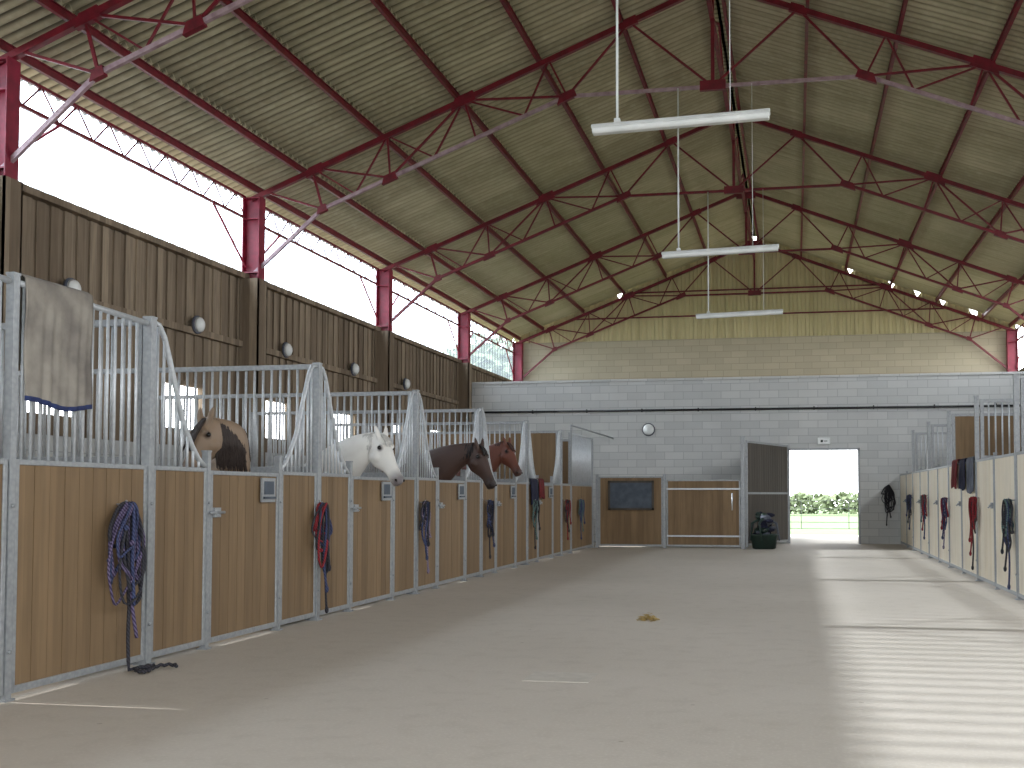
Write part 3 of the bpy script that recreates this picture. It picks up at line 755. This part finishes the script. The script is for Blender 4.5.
horse((-5.98,18.1),(1,0),(-4.77,18.05,2.08),(-4.48,17.9,1.60),[(-5.35,18.1,1.6),(-5.02,18.08,1.9)],(104,57,42),(44,26,22),(66,38,28),'chestnut horse looking out with head held high',(70,44,38),1.04,None,1,1.08)
horse((-5.86,9.85),(1,-.08),(-5.24,9.28,1.90),(-5.33,9.0,1.42),[(-5.28,9.78,1.5),(-5.17,9.62,1.78)],(142,120,98),(50,38,32),(54,43,38),'dun brown horse with dark mane inside its stall',(92,76,66),.96,None,-1,1.16,1.9,.9,1300)

# ------------------------------------------------------------------ outside
mb=MB(); mb.box(-70,70,-30,140,-.3,-.16); struct(mb.obj('ground','grass'),'grass field around the barn')
mb=MB(); mb.box(-3,5,YB+.2,36.2,-.16,-.02); struct(mb.obj('ground.001','patch'),'pale concrete apron')
mb=MB(); mb.box(-26,XL-.2,-20,34,-.16,-.1); mb.box(XR+.2,26,-20,34,-.16,-.1); mb.box(XL-.2,XR+.2,-20,YF,-.16,-.1); struct(mb.obj('ground.002','gravel'),'unseen gravel yard added around the barn to keep green bounce off the roof')  # unseen strips added over the grass to tame green bounce under the eaves
e=empty('field_gate',(1,39,-.16)); top(e,'thin galvanised tubular field gate across the grass','gate')
mb=MB()
for z in (.1,.32,.54,.78,1.05): mb.tube((-2,39,z),(4,39,z),.009,8)
for x in (-2,.2,1.8,4): mb.tube((x,39,.1),(x,39,1.05),.011,8)
mb.beam((-2,39,.1),(.2,39,1.05),.018,.018)
mb.obj('rail','gate',(1,39,-.16),e)
for x in (-2.1,4.1):
    mb=MB(); mb.tube((x,39,-.16),(x,39,1.25),.06,10); mb.obj('post','gate',(x,39,-.16),e)
mb=MB()
for i in range(4200):
    x=U(-16,22); hh=1.3+.2*math.sin(x*.55)+.12*math.sin(x*1.7+1)+.08*math.sin(x*4.1)
    z=-.16+hh*R()**.7; dp=.9*math.sqrt(max(0,1-(z/(hh+.1))**2)); y=84+U(-dp,dp)
    a=Vector((U(-1,1),U(-1,1),U(-1,1))).normalized()*.26; b=a.orthogonal().normalized()*.2; c=Vector((x,y,z))
    mb.add([c-a,c-b*.8+a*.2,c+a,c+b*.8],[(0,1,2,3)])
o=mb.obj('hedge','leaf',(3,84,-.16)); top(o,'uneven leafy green hedgerow beyond the field','hedge',None,'stuff')
def tree(x,y,r,h,n,z0,trunk,label):
    o=empty('tree',(x,y,z0)); top(o,label,'tree'); mb=MB()
    for i in range(n):
        th=U(0,6.28); ph=math.acos(U(-.8,1)); rr=U(.4,1.0)*(1+.15*math.sin(3*th)*math.sin(4*ph))
        c=Vector((x+r*rr*math.sin(ph)*math.cos(th),y+r*rr*math.sin(ph)*math.sin(th),z0+trunk+h*.45+h*.55*rr*math.cos(ph)))
        a=Vector((U(-1,1),U(-1,1),U(-1,1))).normalized()*r*.085; b=a.orthogonal().normalized()*r*.065
        mb.add([c-a,c-b*.8+a*.2,c+a,c+b*.8],[(0,1,2,3)])
    mb.obj('foliage','leaf',(x,y,z0),o)
    mb=MB(); mb.sweep([(x,y,z0),(x+.05,y,z0+trunk+h*.4),(x,y+.1,z0+trunk+h*.75)],[.06*r+.04,.05*r+.02,.02],8)
    for k in range(5):
        a=U(0,6.28); mb.sweep([(x+.03,y,z0+trunk*.7+h*.2),(x+.4*r*math.cos(a),y+.4*r*math.sin(a),z0+trunk+h*U(.4,.7))],[.03*r,.01*r],6)
    mb.obj('trunk','bark',(x,y,z0),o)
tree(-16.6,59,3.6,5.6,3200,-.16,4.5,'broad leafy grey-green tree outside the strip window')

# ------------------------------------------------------------------ light
w=bpy.data.worlds.new('World'); scn.world=w; w.use_nodes=True; nt=w.node_tree
bg=nt.nodes['Background']
tc=nt.nodes.new('ShaderNodeTexCoord'); sp=nt.nodes.new('ShaderNodeSeparateXYZ'); nt.links.new(tc.outputs['Generated'],sp.inputs[0])
cr=nt.nodes.new('ShaderNodeValToRGB'); nt.links.new(sp.outputs[2],cr.inputs[0])
cr.color_ramp.elements[0].color=(.94,.965,1,1); cr.color_ramp.elements[1].color=(.84,.92,1,1)
nt.links.new(cr.outputs[0],bg.inputs[0]); bg.inputs[1].default_value=9.3
s=bpy.data.lights.new('sun','SUN'); s.energy=7.6; s.angle=math.radians(1.0); s.color=(1,.985,.97)
so=bpy.data.objects.new('sun',s); COL.objects.link(so); so.location=(-20,10,15); so.rotation_euler=(0,-math.radians(62),0)
def portal(loc,rot,sx,sy):
    l=bpy.data.lights.new('sky_portal','AREA'); l.shape='RECTANGLE'; l.size=sx; l.size_y=sy; l.cycles.is_portal=True
    o=bpy.data.objects.new('sky_portal',l); COL.objects.link(o); o.location=loc; o.rotation_euler=rot
portal((XL-.12,15.6,5.6),(math.radians(90),0,math.radians(-90)),39,1.4)
portal((XR+.25,15.6,5.5),(math.radians(90),0,math.radians(90)),39,1.7)
portal((.7,YF-.3,2.4),(math.radians(90),0,0),7.8,4.8)
portal((1,YB+.4,1.6),(math.radians(-90),0,0),3.8,3.2)

# ------------------------------------------------------------------ camera
cam=bpy.data.cameras.new('camera'); co=bpy.data.objects.new('camera',cam); COL.objects.link(co); scn.camera=co
co.location=(0,0,1.27); cam.sensor_width=36; cam.lens=1110*36/1024
co.rotation_euler=(math.radians(90+2.5),0,math.atan(.19))
cam.shift_x=-72/1024; cam.shift_y=62/1024; cam.clip_end=500
